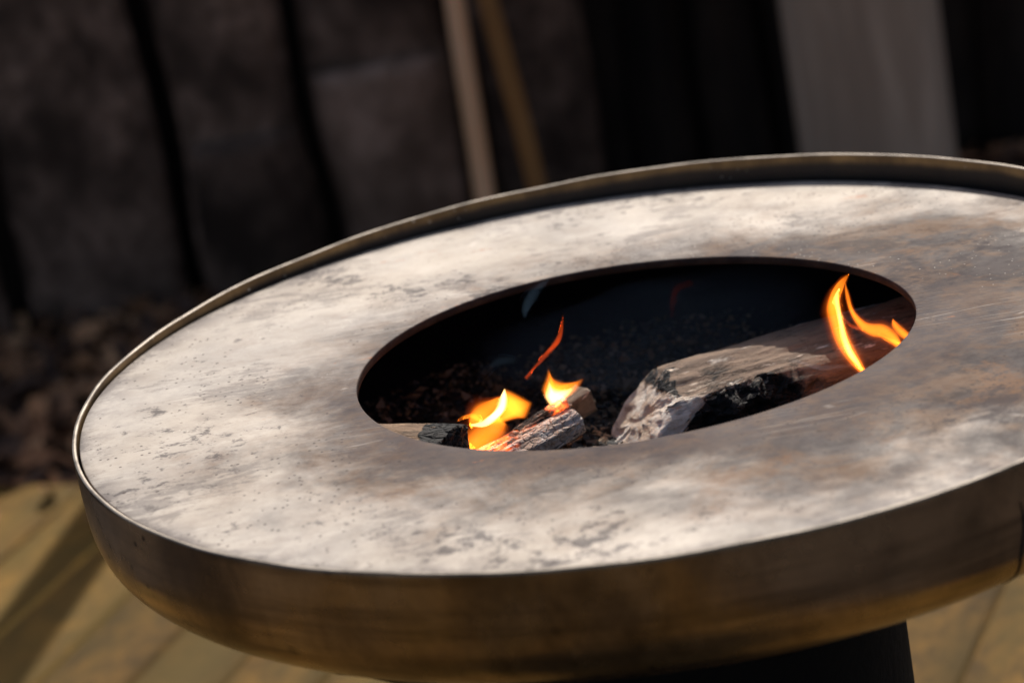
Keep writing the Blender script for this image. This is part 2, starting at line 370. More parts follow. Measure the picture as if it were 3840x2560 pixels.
bm = bmesh.new(); box(bm, -.485 - .055, -.485 + .055, .24, .33, 0, 2.35, .006)  # unseen tall post, added behind the boards to shadow the deck
link('shadow_post', bm_mesh('shadow_post', bm), wd_black, wall)
post = empty('wooden_post', (.660, 3.02, -.07)); tag(post, 'wide grey timber post standing before the black boards at right', 'post')
bm = bmesh.new(); n = 26
pm = mat_rough_wood('grey_post_wood', ((.36, .255, .175), (.54, .395, .28), (.25, .175, .12)), scale=(3, 3, .3))
rings = []
for j in range(15):
    z = -.01 + 1.3 * j / 14; rr = []
    for i in range(n):
        a = 2 * math.pi * i / n
        k = 1 + .03 * mnoise.noise(Vector((math.cos(a) * 2, math.sin(a) * 2, z * 1.3)))
        ex = abs(math.cos(a)) ** .72 * (1 if math.cos(a) > 0 else -1); ey = abs(math.sin(a)) ** .72 * (1 if math.sin(a) > 0 else -1)
        rr.append(bm.verts.new((.149 * ex * k, .12 * ey * k, z)))
    rings.append(rr)
for j in range(14):
    for i in range(n): bm.faces.new((rings[j][i], rings[j][(i + 1) % n], rings[j + 1][(i + 1) % n], rings[j + 1][i]))
bm.faces.new(rings[0][::-1]); bm.faces.new(rings[-1])
link('shaft', bm_mesh('post_shaft', bm), pm, post)
bm = bmesh.new(); box(bm, -.17, .17, -.13, .13, 1.291, 1.33, .01); link('cap', bm_mesh('post_cap', bm), pm, post)

def stick(label, p0, p1, w0, mt, bend=.01, taper=.9):
    p0 = Vector(p0); p1 = Vector(p1); d = (p1 - p0); L = d.length; n = 20; k = 12
    v = []; f = []
    for j in range(n + 1):
        t = j / n
        for i in range(k):
            a = 2 * math.pi * i / k; r = w0 * (1 + (taper - 1) * t) * (1 + .09 * mnoise.noise(Vector((math.cos(a), math.sin(a), t * 7 + p0.x * 9))))
            off = bend * math.sin(t * 5 + p0.x)
            v.append((math.cos(a) * r + off, math.sin(a) * r * .8, L * t))
    for j in range(n):
        for i in range(k): f.append((j * k + i, j * k + (i + 1) % k, (j + 1) * k + (i + 1) % k, (j + 1) * k + i))
    f.append(tuple(range(k))[::-1]); f.append(tuple(n * k + i for i in range(k)))
    o = link('wooden_stick', mesh('wooden_stick', v, f), mt)
    o.location = p0; o.rotation_euler = d.to_track_quat('Z', 'X').to_euler()
    tag(o, label, 'stick', 'long sticks leaning on the plank wall'); return o
tanw = mat_rough_wood('peeled_stick_wood', ((.88, .48, .25), (.90, .54, .32), (.80, .40, .17)), scale=(6, 6, 1.2))
brw = mat_rough_wood('brown_stick_wood', ((.42, .19, .06), (.52, .25, .085), (.27, .125, .045)), scale=(6, 6, 1.2))
stick('pale peeled stick leaning upright against the dark plank wall', (-.112, 3.06, -.07), (-.070, 3.265, 1.5), .026, tanw)
stick('darker brown stick leaning askew just right of the pale peeled stick', (.012, 3.05, -.07), (-.128, 3.25, 1.45), .023, brw, .014)

# ------------------------------------------------------------------ fire bowl
RC = (-.00434, -.01085, -.00471, -.00348)      # the bowl is slightly out of round
HC = (.00418, .00981, .01366, -.0006)
def kfac(a, h): return 1 + h[0] * math.cos(2 * a) + h[1] * math.sin(2 * a) + h[2] * math.cos(3 * a) + h[3] * math.sin(3 * a)
RR = .5
def outer_profile():
    pts = []
    for i in range(0, 61):
        t = i / 60 * .9; r = RR * (1 - t ** 6) ** (1 / 1.75); pts.append((r, -.155 * t))
    out = [pts[0]]
    for i in range(1, len(pts)):
        dr = pts[i - 1][0] - pts[i][0]; dz = pts[i - 1][1] - pts[i][1]
        if dr > 1e-6 and dz / dr < .30: break
        out.append(pts[i])
    r0, z0 = out[-1]
    for i in range(1, 13):
        u = 1 - i / 12; r = r0 * u; z = z0 - (.2 - abs(z0)) * (1 - u ** 1.8) if False else z0 - .055 * (1 - u * u); out.append((r, z))
    return out
OP = outer_profile()
def off_profile(P, d):
    q = []
    for i, (r, z) in enumerate(P):
        a = P[max(0, i - 1)]; b = P[min(len(P) - 1, i + 1)]
        tx, tz = b[0] - a[0], b[1] - a[1]; l = math.hypot(tx, tz) or 1
        q.append((max(0., r + tz / l * d), z - tx / l * d))       # inward / upward
    return q
def lathe(P, n, h, closed_ends=False, jitter=0.):
    v = []; f = []
    for (r, z) in P:
        for i in range(n):
            a = 2 * math.pi * i / n; k = kfac(a, h) * r
            dz = jitter * mnoise.noise(Vector((math.cos(a) * 6, math.sin(a) * 6, 3))) if z > -.004 else 0
            v.append((k * math.cos(a), k * math.sin(a), z + dz))
    for j in range(len(P) - 1):
        for i in range(n): f.append((j * n + i, j * n + (i + 1) % n, (j + 1) * n + (i + 1) % n, (j + 1) * n + i))
    return v, f
bowl_root = empty('fire_bowl', (0, 0, 0)); tag(bowl_root, 'round steel fire bowl on a black pedestal with a wide ring griddle', 'fire pit')
TH = .0042
IP = off_profile(OP, TH)
def wall_mesh(name, P, flip):
    v, f = lathe(P, 256, RC, jitter=.0012)
    if flip: f = [q[::-1] for q in f]
    return mesh(name, v, f)
# outer skin from just under the lip down, folded back inside as the sooty liner (one sheet of steel)
split = next(i for i, q in enumerate(IP) if q[1] < -.026)
o = link('bowl', wall_mesh('bowl_shell', [(RR - .0004, -.0008)] + OP[1:], True), M['bowl'], bowl_root); o.location = (0, 0, H)
liner = link('liner', wall_mesh('bowl_liner', IP[split:], False), M['soot'], o)
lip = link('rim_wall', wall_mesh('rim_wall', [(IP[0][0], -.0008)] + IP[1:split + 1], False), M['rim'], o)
edge = link('rim_edge', wall_mesh('rim_edge', [(RR - .0004, -.0009), (RR - .0008, .0), (RR - TH + .0008, .0), (RR - TH, -.0009)], False), M['edge'], o)
# thin dark raised line down the side at the right
sm_v = []; sm_f = []
a0 = R(-61.2)
for j in range(30):
    u = j / 29 * 36 + 13; q = int(u); r = OP[q][0] + (OP[q + 1][0] - OP[q][0]) * (u - q); z = OP[q][1] + (OP[q + 1][1] - OP[q][1]) * (u - q)
    for i in range(5):
        wd_ = .0022 * min(1., (min(j, 29 - j) + .6) / 5); aa = a0 + (i - 2) * wd_ + .004 * math.sin(j * .3); k = kfac(aa, RC); bulge = .0014 * math.sin(math.pi * i / 4) - .0004
        sm_v.append(((r + bulge) * k * math.cos(aa), (r + bulge) * k * math.sin(aa), z))
for j in range(29):
    for i in range(4): sm_f.append((j * 5 + i, j * 5 + i + 1, j * 5 + i + 6, j * 5 + i + 5))
link('side_line', mesh('side_line', sm_v, sm_f), M['dark_line'], o)
# pedestal
P = [(.0, -.004), (.2035, -.004), (.2045, -.006), (.2045, -.60), (.209, -.69), (.209, -.695), (.2, -.70), (0, -.70)]
v, f = lathe(P, 96, (0, 0, 0, 0)); f = [q[::-1] for q in f]
ped = link('pedestal', mesh('pedestal', v, f), M['pedestal'], bowl_root); ped.location = (0, 0, .70)
# base plate on the deck
# griddle ring
PO = (-.00299, 0.)
def plate_z(x, y): return min(-.0118 - .0198 * x - .0213 * y, -.0032)
def ring():
    n = 256; nr = 22; v = []; f = []; mi = []
    T = .0078
    prof = []
    def pt(i, u, dz):
        a = 2 * math.pi * i / n
        ro = .4906 * kfac(a, RC); ri = .24737 * kfac(a, HC)
        xi = ri * math.cos(a) + PO[0] + .00088; yi = ri * math.sin(a) + PO[1] - .00138
        xo = ro * math.cos(a) + PO[0]; yo = ro * math.sin(a) + PO[1]
        x = xi + (xo - xi) * u; y = yi + (yo - yi) * u
        return (x, y, plate_z(x, y) + dz)
    us = [(.0, -T), (.0, -.0010), (.0012, -.0002), (.004, 0)] + [(k / nr, 0) for k in range(1, nr)] + [(.995, 0), (.999, -.0004), (1, -.0012), (1, -T)]
    for (u, dz) in us:
        for i in range(n): v.append(pt(i, u, dz))
    for j in range(len(us)):
        jj = (j + 1) % len(us)
        for i in range(n):
            f.append((j * n + i, j * n + (i + 1) % n, jj * n + (i + 1) % n, jj * n + i)); mi.append(1 if j == 0 else 0)
    me = mesh('griddle_ring', v, f); return me, mi
me, mi = ring()
gr = link('griddle_ring', me, [M['plate'], M['hole_edge']], bowl_root); gr.location = (0, 0, H)
me.polygons.foreach_set('material_index', [1 if q else 0 for q in mi])
b = bmesh.new(); b.from_mesh(me); bmesh.ops.recalc_face_normals(b, faces=b.faces); b.to_mesh(me); b.free()

# ------------------------------------------------------------------ fire bed (all heights below are given from the rim)
def bed_z(x, y):
    r2 = x * x + y * y
    return -.150 + .12 * r2 + .9 * max(0, math.sqrt(r2) - .36) ** 2 + .007 * mnoise.noise(Vector((x * 14, y * 14, 2)))
v = []; f = []; n = 96
v.append((0, 0, bed_z(0, 0)))
for j in range(1, 41):
    r = .44 * j / 40
    for i in range(n):
        a = 2 * math.pi * i / n; x, y = r * math.cos(a) * kfac(a, RC), r * math.sin(a) * kfac(a, RC); v.append((x, y, bed_z(x, y) + .004 * mnoise.noise(Vector((x * 60, y * 60, 0)))))
for i in range(n): f.append((0, 1 + i, 1 + (i + 1) % n))
for j in range(39):
    for i in range(n): f.append((1 + j * n + i, 1 + j * n + (i + 1) % n, 1 + (j + 1) * n + (i + 1) % n, 1 + (j + 1) * n + i)) if False else f.append((1 + j * n + i, 1 + (j + 1) * n + i, 1 + (j + 1) * n + (i + 1) % n, 1 + j * n + (i + 1) % n))
mi = [0] * len(f)
for i in range(16000):                                    # crumbs of charcoal, ash and bark
    a = rnd.uniform(0, 6.2832); r = .39 * rnd.random() ** .55; x, y = r * math.cos(a), r * math.sin(a)
    if y < -.05 and rnd.random() < .8: continue
    l = rnd.uniform(.0014, .0050) * (2.4 if rnd.random() < .06 else 1); q = Matrix.Rotation(rnd.uniform(0, 6.3), 3, 'Z') @ Matrix.Rotation(rnd.gauss(0, .6), 3, 'X') @ Matrix.Rotation(rnd.gauss(0, .6), 3, 'Y')
    sx, sy, sz = l * rnd.uniform(.7, 1.3), l * rnd.uniform(.5, .9), l * rnd.uniform(.35, .7)
    c = Vector((x, y, bed_z(x, y) + .002 + rnd.random() * .002)); b = len(v)
    for d in ((-1, 0, 0), (.1, -1, -.3), (1, .2, 0), (0, 1, -.2), (.2, .1, 1), (0, 0, -1)): v.append(c + q @ Vector((d[0] * sx, d[1] * sy, d[2] * sz)))
    f += [(b, b + 1, b + 4), (b + 1, b + 2, b + 4), (b + 2, b + 3, b + 4), (b + 3, b, b + 4), (b + 1, b, b + 5), (b + 2, b + 1, b + 5), (b + 3, b + 2, b + 5), (b, b + 3, b + 5)]
    mi += [rnd.choice((1, 1, 1, 1, 1, 1, 2, 2, 3))] * 8
me = mesh('ash_bed', v, f)
cr = []
for nm, c, ro in (('charcoal_crumb', (.016, .015, .015), .6), ('brown_bark_crumb', (.13, .088, .052), .85), ('pale_ash_crumb', (.20, .16, .12), .9)):
    s = NT(nm); s.p(Base_Color=c, Roughness=ro); cr.append(s.m)
ash = link('ash_bed', me, [mat_soot('ash_floor', (.030, .024, .018), (.20, .145, .10), 34)] + cr, smooth=False)
me.polygons.foreach_set('material_index', mi)
ash.location = (0, 0, H); tag(ash, 'black bed of ash and charcoal crumbs in the bowl', 'ash', kind='stuff')

def log_mesh(name, L, sec, seed, amp=.004, taper=(1, 1), n=90, bend=0., slant=None, fine=.0016, stretch=.25, k=72):
    """irregular log along local +X; sec: cross-section outline as (y, z) points; slant(y, z): how far the near end is cut back"""
    v = []; f = []; per = [0]
    for i in range(len(sec)): a = sec[i]; b = sec[(i + 1) % len(sec)]; per.append(per[-1] + math.hypot(b[0] - a[0], b[1] - a[1]))
    out = []
    for i in range(k):
        d = per[-1] * i / k
        for j in range(len(sec)):
            if per[j] <= d <= per[j + 1]:
                u = (d - per[j]) / (per[j + 1] - per[j]); a = sec[j]; b = sec[(j + 1) % len(sec)]; out.append(Vector((0, a[0] + (b[0] - a[0]) * u, a[1] + (b[1] - a[1]) * u))); break
    for _ in range(2): out = [(out[i - 1] + out[i] * 2 + out[(i + 1) % k]) / 4 for i in range(k)]
    cen = sum(out, Vector()) / k
    def cut(y, z): return slant(y, z) if slant else 0.
    def ridge(x, y, z): return amp * fbm(Vector((x * 22 * stretch + seed, y * 38, z * 38)), 4) + fine * fbm(Vector((x * 60 * stretch + seed, y * 190, z * 190)), 3)
    for j in range(n + 1):
        t = j / n; sc = taper[0] + (taper[1] - taper[0]) * t
        if j == 0: sc *= .93
        for p in out:
            d = p - cen; q = cen + d * sc; x0 = cut(q.y, q.z); x = x0 + (L - x0) * t
            nn = ridge(x, q.y, q.z); dn = d.normalized()
            ex = .0022 * fbm(Vector((seed + j, q.y * 130, q.z * 130)), 3) if j in (0, n) else 0
            v.append((x + ex, q.y + dn.y * nn + bend * math.sin(t * 3.1), q.z + dn.z * nn))
    for j in range(n):
        for i in range(k): f.append((j * k + i, (j + 1) * k + i, (j + 1) * k + (i + 1) % k, j * k + (i + 1) % k))
    def cap(j0, flip, seed2):
        base = j0 * k; prev = [base + i for i in range(k)]; cc = Vector((0, cen.y, cen.z))
        cc.x = cut(cen.y, cen.z) if flip else L
        for s_ in (.93, .86, .78, .7, .6, .5, .4, .3, .2, .1):
            cur = []
            for i in range(k):
                p = Vector(v[base + i]); q = cc + (p - cc) * s_
                q.x += (.0042 * fbm(Vector((seed2, q.y * 70, q.z * 160)), 5) - .002 * (1 - s_)); cur.append(len(v)); v.append(tuple(q))
            for i in range(k):
                qd = (prev[i], prev[(i + 1) % k], cur[(i + 1) % k], cur[i]); f.append(qd if flip else qd[::-1])
            prev = cur
        c = len(v); v.append(tuple(cc))
        for i in range(k):
            tr = (prev[i], prev[(i + 1) % k], c); f.append(tr if flip else tr[::-1])
    cap(0, True, seed + 1); cap(n, False, seed + 2)
    me = mesh(name, v, f)
    b = bmesh.new(); b.from_mesh(me); bmesh.ops.recalc_face_normals(b, faces=b.faces); b.to_mesh(me); b.free()
    return me
def burn(me, fn):
    a = me.color_attributes.new('burn', 'FLOAT_COLOR', 'POINT')
    for i, q in enumerate(me.vertices):
        r, g = fn(q.co); a.data[i].color = (max(0, min(1, r)), max(0, min(1, g)), 0, 1)
def place(o, x, y, z, rz=0., ry=0., rx=0.):
    o.location = (x, y, z + H); o.rotation_euler = (rx, ry, rz)
def sstep(v, a, b):
    t = max(0., min(1., (v - a) / (b - a))); return t * t * (3 - 2 * t)

# big split log on the right: pale wood above, burnt black in front, ash-white burnt end
sec = [(-.050, -.034), (-.062, -.020), (-.056, .000), (-.044, .013), (-.012, .018), (.026, .022), (.052, .015), (.058, -.010), (.046, -.030), (0, -.036)]
me = log_mesh('split_log', .36, sec, 3.1, amp=.006, slant=lambda y, z: 1.15 * (z + .036) - .02 * (y + .06), n=130, k=96)
def fb(c):
    w_ = fbm(Vector((c.x * 30, c.y * 40, c.z * 40)), 3) * .012
    xe = c.x - (1.15 * (c.z + .036) - .02 * (c.y + .06))             # distance from the cut end
    front = sstep(-c.y + w_ * .6, .030, .046) * sstep(.022 - c.z + w_, 0, .010) * sstep(.20 - c.x + w_ * 2, 0, .05)
    under = sstep(-.006 - c.z + w_ * .5, 0, .012) * sstep(-c.y, .02, .04)
    endz = 1 - sstep(xe + w_, .024, .034)
    band = sstep(c.z, .004, .012) * (1 - sstep(xe + w_, .002, .008)) * sstep(xe, -.02, -.003)
    grey = .33 * sstep(-c.y + .045 + w_, 0, .05) * (1 - sstep(c.x, .09, .20)) + .30 * max(0, fbm(Vector((c.x * 11, c.y * 26, 4)), 3)) + .25 * sstep(c.x, .22, .30)
    a = endz * (1 - sstep(c.z + w_ * .6, .000, .020)) * (1 if c.y < .055 else .2)
    fleck = (.20 + .30 * max(0, fbm(Vector((c.x * 16 + 4, c.y * 34, 2)), 3))) * sstep(c.z, 0, .01)
    return max(front, under, grey) * (1 - a) + .8 * band * (1 - a), max(a * .88, fleck)
for q in me.vertices:                                     # the burnt front is broken into coals
    c = q.co.copy(); fr = fb(c)[0] * sstep(-c.y, .020, .036)
    if fr > .05:
        q.co.y += fr * (.012 * fbm(Vector((c.x * 60, c.y * 60, c.z * 60)), 2) + .007 * fbm(Vector((c.x * 170, c.y * 170, c.z * 170)), 3) + .003)
        q.co.z += fr * .006 * fbm(Vector((c.x * 90 + 9, c.y * 90, c.z * 90)), 3)
burn(me, fb)
big = link('split_log', me, mat_burnt('scorched_pale_wood', (.33, .225, .155), (.17, .115, .08), (.88, .81, .72), gain=3.4))
place(big, -.030, .092, -.113, R(8), R(-3.3))
tag(big, 'large pale split log with a burnt black front and white ash end', 'firewood')

sec = [(-.022, -.010), (-.024, .001), (-.012, .009), (.004, .012), (.018, .008), (.023, -.004), (.016, -.013), (0, -.014)]
me = log_mesh('charred_log', .165, sec, 8.4, amp=.0045, taper=(1.05, .86), fine=.0022, stretch=.16, n=110)
burn(me, lambda c: (1., .39 + .14 * sstep(c.z, -.004, .008) + .22 * sstep(c.x, .10, .15) + .12 * sstep(-c.y, .008, .02)))
ch = link('charred_log', me, mat_burnt('ash_covered_charcoal', (.03, .026, .024), (.02, .018, .016), (.66, .61, .57), [((.075, .010, .012), .036, 8.), ((.05, .0, .010), .034, 6.), ((.122, .014, .010), .016, 6.)], 1.6))
place(ch, -.203, -.004, -.119, R(33), R(-6))
tag(ch, 'cracked charred log covered in white ash with glowing embers', 'firewood')
sec = [(-.008, -.006), (-.009, .003), (0, .007), (.008, .003), (.007, -.006), (0, -.008)]
me = log_mesh('burning_stick', .055, sec, 15.2, amp=.003, taper=(.8, 1.), fine=.0015, n=50, k=40)
burn(me, lambda c: (1., .42 + .35 * sstep(c.x, .03, .05)))
st = link('burning_stick', me, mat_burnt('glowing_charcoal', (.03, .026, .024), (.02, .018, .016), (.6, .54, .5), [((.046, 0, .002), .014, 9.)], 2.2))
place(st, -.116, .066, -.100, R(24), R(-14)); tag(st, 'short charred stick with a glowing orange tip behind the cracked charred log', 'firewood')
sec = [(-.036, -.026), (-.038, .010), (-.026, .024), (.004, .027), (.034, .020), (.036, -.016), (.020, -.028)]
me = log_mesh('brown_log', .142, sec, 21.7, amp=.004)
burn(me, lambda c: (sstep(c.x + .012 * fbm(c * 60, 3), .108, .122) * .9, 0.))  # far end darkened beyond a ragged edge
lw = link('brown_log', me, mat_burnt('brown_split_wood', (.30, .190, .115), (.22, .138, .082)))
place(lw, -.300, .046, -.080, R(-28), R(1)); tag(lw, 'brown split log half hidden under the left edge of the griddle ring', 'firewood')
sec = [(-.012, -.010), (-.013, .009), (.011, .011), (.013, -.009)]
me = log_mesh('wood_block', .030, sec, 31.1, amp=.006, fine=.0016, n=30, k=48, slant=lambda y, z: .3 * (y + z))
burn(me, lambda c: (.25, .12))
wb = link('wood_block', me, mat_burnt('pale_block_wood', (.27, .20, .14), (.20, .145, .10), scale=1.5))
place(wb, -.072, .138, -.118, R(30), R(-16)); tag(wb, 'small pale wood block lying between the charred log and the split log', 'wood block')

chip_m = mat_wood('pale_chip_wood', (.36, .25, .15), (.26, .17, .10), (.18, .12, .08))
chip_g = 'wood chips scattered on the ash'
chip_lab = 'small brown wood chip lying on the black ash right of the charred log'
base_chip = None
for i in range(16):
    x, y = rnd.uniform(-.085, -.03), rnd.uniform(.09, .165)
    if base_chip is None:
        v = []; f = []; nn = 6
        for j in range(nn + 1):
            t = j / nn; wdt = .0022 * (1 - .5 * abs(t - .45)) * (1 + .2 * rnd.random())
            for (a, b_) in ((-1, 0), (0, .45), (1, .05), (0, -.4)): v.append(((t - .5) * .012, a * wdt, b_ * wdt + .0012 * math.sin(t * 3)))
        for j in range(nn):
            for a in range(4): f.append((j * 4 + a, j * 4 + (a + 1) % 4, j * 4 + 4 + (a + 1) % 4, j * 4 + 4 + a))
        f += [(3, 2, 1, 0), tuple(nn * 4 + a for a in range(4))]
        o = base_chip = link('wood_chip', mesh('wood_chip', v, f), chip_m, smooth=False)
    else:
        o = base_chip.copy(); COL.objects.link(o)
    q = rnd.uniform(.45, 1.15); o.scale = (q, q * rnd.uniform(.7, 1.6), q)
    place(o, x, y, bed_z(x, y) + .0045, rnd.uniform(0, 6.28), rnd.uniform(-.4, .4), rnd.uniform(-.6, .6))
    tag(o, chip_lab, 'wood chip', chip_g)

# lumps of charcoal between the logs
s_ = NT('charcoal_lump'); s_.p(Base_Color=s_.mix(s_.ramp(s_.noise(s_.vec(), 120, 7, .7), .45, .70), (.010, .009, .009), (.060, .046, .034)), Roughness=.7)
s_.bump(s_.noise(s_.vec(), 260, 6, .7), .6, .003)
lumps = []
for i in range(4):
    bm = bmesh.new(); bmesh.ops.create_icosphere(bm, subdivisions=3, radius=1)
    for q in bm.verts:
        c = q.co.copy(); k = 1 + .45 * mnoise.noise(c * 1.3 + Vector((i * 7, 0, 0))) + .16 * mnoise.noise(c * 4 + Vector((i * 3, 5, 0)))
        t = max(abs(c.x), abs(c.y), abs(c.z)); q.co = c * k * (.55 + .45 / t * .8)
    lumps.append(bm_mesh('charcoal_lump', bm))
for i in range(16):
    me = lumps[i % 4]; o = bpy.data.objects.new('charcoal_lump', me); COL.objects.link(o)
    if i < 4: me.materials.append(s_.m); me.polygons.foreach_set('use_smooth', [True] * len(me.polygons))
    x = rnd.uniform(-.060, -.012); y = rnd.uniform(.095, .185); q = rnd.uniform(.003, .0065)
    o.scale = (q * rnd.uniform(.9, 1.6), q, q * rnd.uniform(.7, 1.0))
    place(o, x, y, bed_z(x, y) + q * .6, rnd.uniform(0, 6.28), rnd.uniform(-.5, .5), rnd.uniform(-.5, .5))
    tag(o, 'small black lump of charcoal lying between the charred log and the split log', 'charcoal', 'charcoal lumps between the logs')

# ------------------------------------------------------------------ flames and smoke: bodies of glowing gas, thick in the middle
RIB = {
    'left_core': (0.062, [(-0.1192, -0.0552, 0.0004), (-0.1215, -0.0638, 0.0034), (-0.1256, -0.0724, 0.0042), (-0.1332, -0.08, 0.0039), (-0.1434, -0.0844, 0.0026), (-0.1552, -0.0834, 0.0009)]),
    'left_body': (0.058, [(-0.1182, -0.0536, 0.0006), (-0.1117, -0.0632, 0.0074), (-0.1101, -0.0725, 0.0121), (-0.1145, -0.0797, 0.0118), (-0.1216, -0.0844, 0.0093), (-0.1314, -0.0869, 0.004)]),
    'left_low': (0.044, [(-0.1262, -0.0776, 0.0062), (-0.1347, -0.0833, 0.0129), (-0.1465, -0.0904, 0.0145), (-0.1574, -0.0991, 0.0133)]),
    'left_sheet': (0.07, [(-0.1242, -0.0669, 0.0019), (-0.1341, -0.0731, 0.0071), (-0.1436, -0.0773, 0.0099), (-0.1509, -0.0826, 0.0068), (-0.1555, -0.0872, 0.0019)]),
    'left_spike': (0.066, [(-0.1668, -0.0788, 0.0002), (-0.1588, -0.0761, 0.0014), (-0.1513, -0.077, 0.0028), (-0.1461, -0.0834, 0.0022)]),
    'horn_a': (0.083, [(-0.0766, -0.0505, 0.0002), (-0.0771, -0.0584, 0.0037), (-0.0765, -0.068, 0.0075), (-0.0751, -0.075, 0.0087), (-0.0756, -0.0816, 0.0075), (-0.0771, -0.0888, 0.0044)]),
    'horn_mid': (0.085, [(-0.0640, -0.0675, 0.0015), (-0.0672, -0.0725, 0.0062), (-0.0700, -0.0775, 0.0096), (-0.0728, -0.0835, 0.0084), (-0.0760, -0.0895, 0.0045)]),
    'horn_b': (0.086, [(-0.0456, -0.0665, 0.0002), (-0.0528, -0.0715, 0.0039), (-0.0598, -0.0756, 0.0066), (-0.0672, -0.0803, 0.0072), (-0.0732, -0.0859, 0.0053), (-0.0765, -0.0903, 0.0031)]),
    'thin': (0.105, [(-0.055, -0.01, 0.0002), (-0.0582, -0.0236, 0.0015), (-0.0643, -0.0339, 0.0028), (-0.0731, -0.0422, 0.0023), (-0.0817, -0.0492, 0.0016), (-0.0903, -0.0561, 0.0012), (-0.0985, -0.0647, 0.0015)]),
    'tall': (0.035, [(0.2018, 0.0041, 0.0002), (0.1935, -0.0044, 0.0027), (0.1865, -0.0137, 0.0049), (0.1839, -0.0246, 0.0067), (0.1845, -0.0378, 0.0069), (0.1866, -0.0513, 0.0071), (0.1909, -0.0652, 0.0067), (0.1963, -0.0778, 0.0052), (0.2025, -0.0897, 0.0027)]),
    'tall_core': (0.035, [(0.1908, -0.008, 0.0006), (0.1876, -0.0171, 0.0025), (0.1876, -0.0286, 0.0025), (0.1887, -0.041, 0.0027), (0.1896, -0.0551, 0.0031), (0.1925, -0.068, 0.0033), (0.1973, -0.0788, 0.0027), (0.2013, -0.0874, 0.0012)]),
    'low': (0.055, [(0.1999, -0.0113, 0.0003), (0.2001, -0.0212, 0.0016), (0.2009, -0.0328, 0.002), (0.2042, -0.0433, 0.0027), (0.2107, -0.0536, 0.0046), (0.2193, -0.0594, 0.0058), (0.2283, -0.0627, 0.0067), (0.2352, -0.0698, 0.0058), (0.2404, -0.0783, 0.0031)]),
    'low_thin': (0.052, [(0.1935, -0.0436, 0.0004), (0.2004, -0.0506, 0.0012), (0.2091, -0.0556, 0.0019)]),
    'low_tip': (0.058, [(0.2382, -0.054, 0.0006), (0.2401, -0.0602, 0.0035), (0.2447, -0.0673, 0.0042), (0.2502, -0.0737, 0.0035)]),
    'low_core': (0.055, [(0.2225, -0.0649, 0.0006), (0.2298, -0.0696, 0.0018), (0.2363, -0.0737, 0.0023), (0.2405, -0.0775, 0.0015)]),
    'faint': (0.19, [(0.0495, -0.0602, 0.0009), (0.0513, -0.0449, 0.0025), (0.0582, -0.0321, 0.0032), (0.0732, -0.0311, 0.0015)]),
    'smoke_a': (0.2, [(-0.0617, -0.0054, 0.0011), (-0.076, -0.0158, 0.0038), (-0.0847, -0.0245, 0.0045), (-0.0895, -0.0383, 0.001)]),
    'smoke_b': (0.16, [(-0.2118, -0.0879, 0.0004), (-0.2048, -0.0914, 0.0016), (-0.1945, -0.0953, 0.0005)]),
    'smoke_c': (0.17, [(-0.1448, -0.0836, 0.0021), (-0.1316, -0.0714, 0.0034), (-0.1194, -0.0649, 0.003), (-0.1046, -0.0677, 0.0014)]),
    'smoke_d': (0.06, [(0.1396, -0.0757, 0.0006), (0.1517, -0.081, 0.0014), (0.168, -0.0874, 0.0015), (0.1904, -0.0906, 0.0007)]),
    'smoke_e': (0.09, [(0.1092, -0.0379, 0.0007), (0.1104, -0.0594, 0.005), (0.0995, -0.0756, 0.0085), (0.0833, -0.0878, 0.0043)]),
}
def ribbon(name, key, mat, thick, parent=None, sub=7, wave=.0, wscale=1., power=2.5):
    y0, L = RIB[key]
    P = [Vector((a, b, c)) for a, b, c in L]
    def cr(i, t):
        g = lambda j: P[max(0, min(len(P) - 1, j))]
        p0, p1, p2, p3 = g(i - 1), g(i), g(i + 1), g(i + 2)
        return .5 * ((2 * p1) + (p2 - p0) * t + (2 * p0 - 5 * p1 + 4 * p2 - p3) * t * t + (3 * p1 - p0 - 3 * p2 + p3) * t ** 3)
    C = [cr(i, t / sub) for i in range(len(P) - 1) for t in range(sub)] + [P[-1]]
    U = [-1, -.93, -.84, -.72, -.58, -.42, -.22, 0, .22, .42, .58, .72, .84, .93, 1]
    v = []; f = []; nU = len(U); ring = 2 * nU - 2
    for i, c in enumerate(C):
        a = C[max(0, i - 1)]; b = C[min(len(C) - 1, i + 1)]
        tx, tz = b[0] - a[0], b[1] - a[1]; l = math.hypot(tx, tz) or 1; nx, nz = -tz / l, tx / l
        hw = max(.0002, c[2]) * wscale; T = thick * min(1., hw / .004) ** .7
        for side in (1, -1):
            us = U if side > 0 else U[-2:0:-1]
            for u in us:
                th_ = T * (1 - u * u) ** power
                yy = y0 + side * th_ * .5 + wave * math.sin(i * .35 + u * 1.5)
                v.append((c[0] + nx * u * hw, yy, c[1] + nz * u * hw + H))
    n = len(C)
    for j in range(n - 1):
        for i in range(ring): f.append((j * ring + i, j * ring + (i + 1) % ring, (j + 1) * ring + (i + 1) % ring, (j + 1) * ring + i))
    f.append(tuple(range(ring))[::-1]); f.append(tuple((n - 1) * ring + i for i in range(ring)))
    me = mesh(name, v, f)
    b = bmesh.new(); b.from_mesh(me); bmesh.ops.recalc_face_normals(b, faces=b.faces); b.to_mesh(me); b.free()
    return link(name, me, mat, parent)
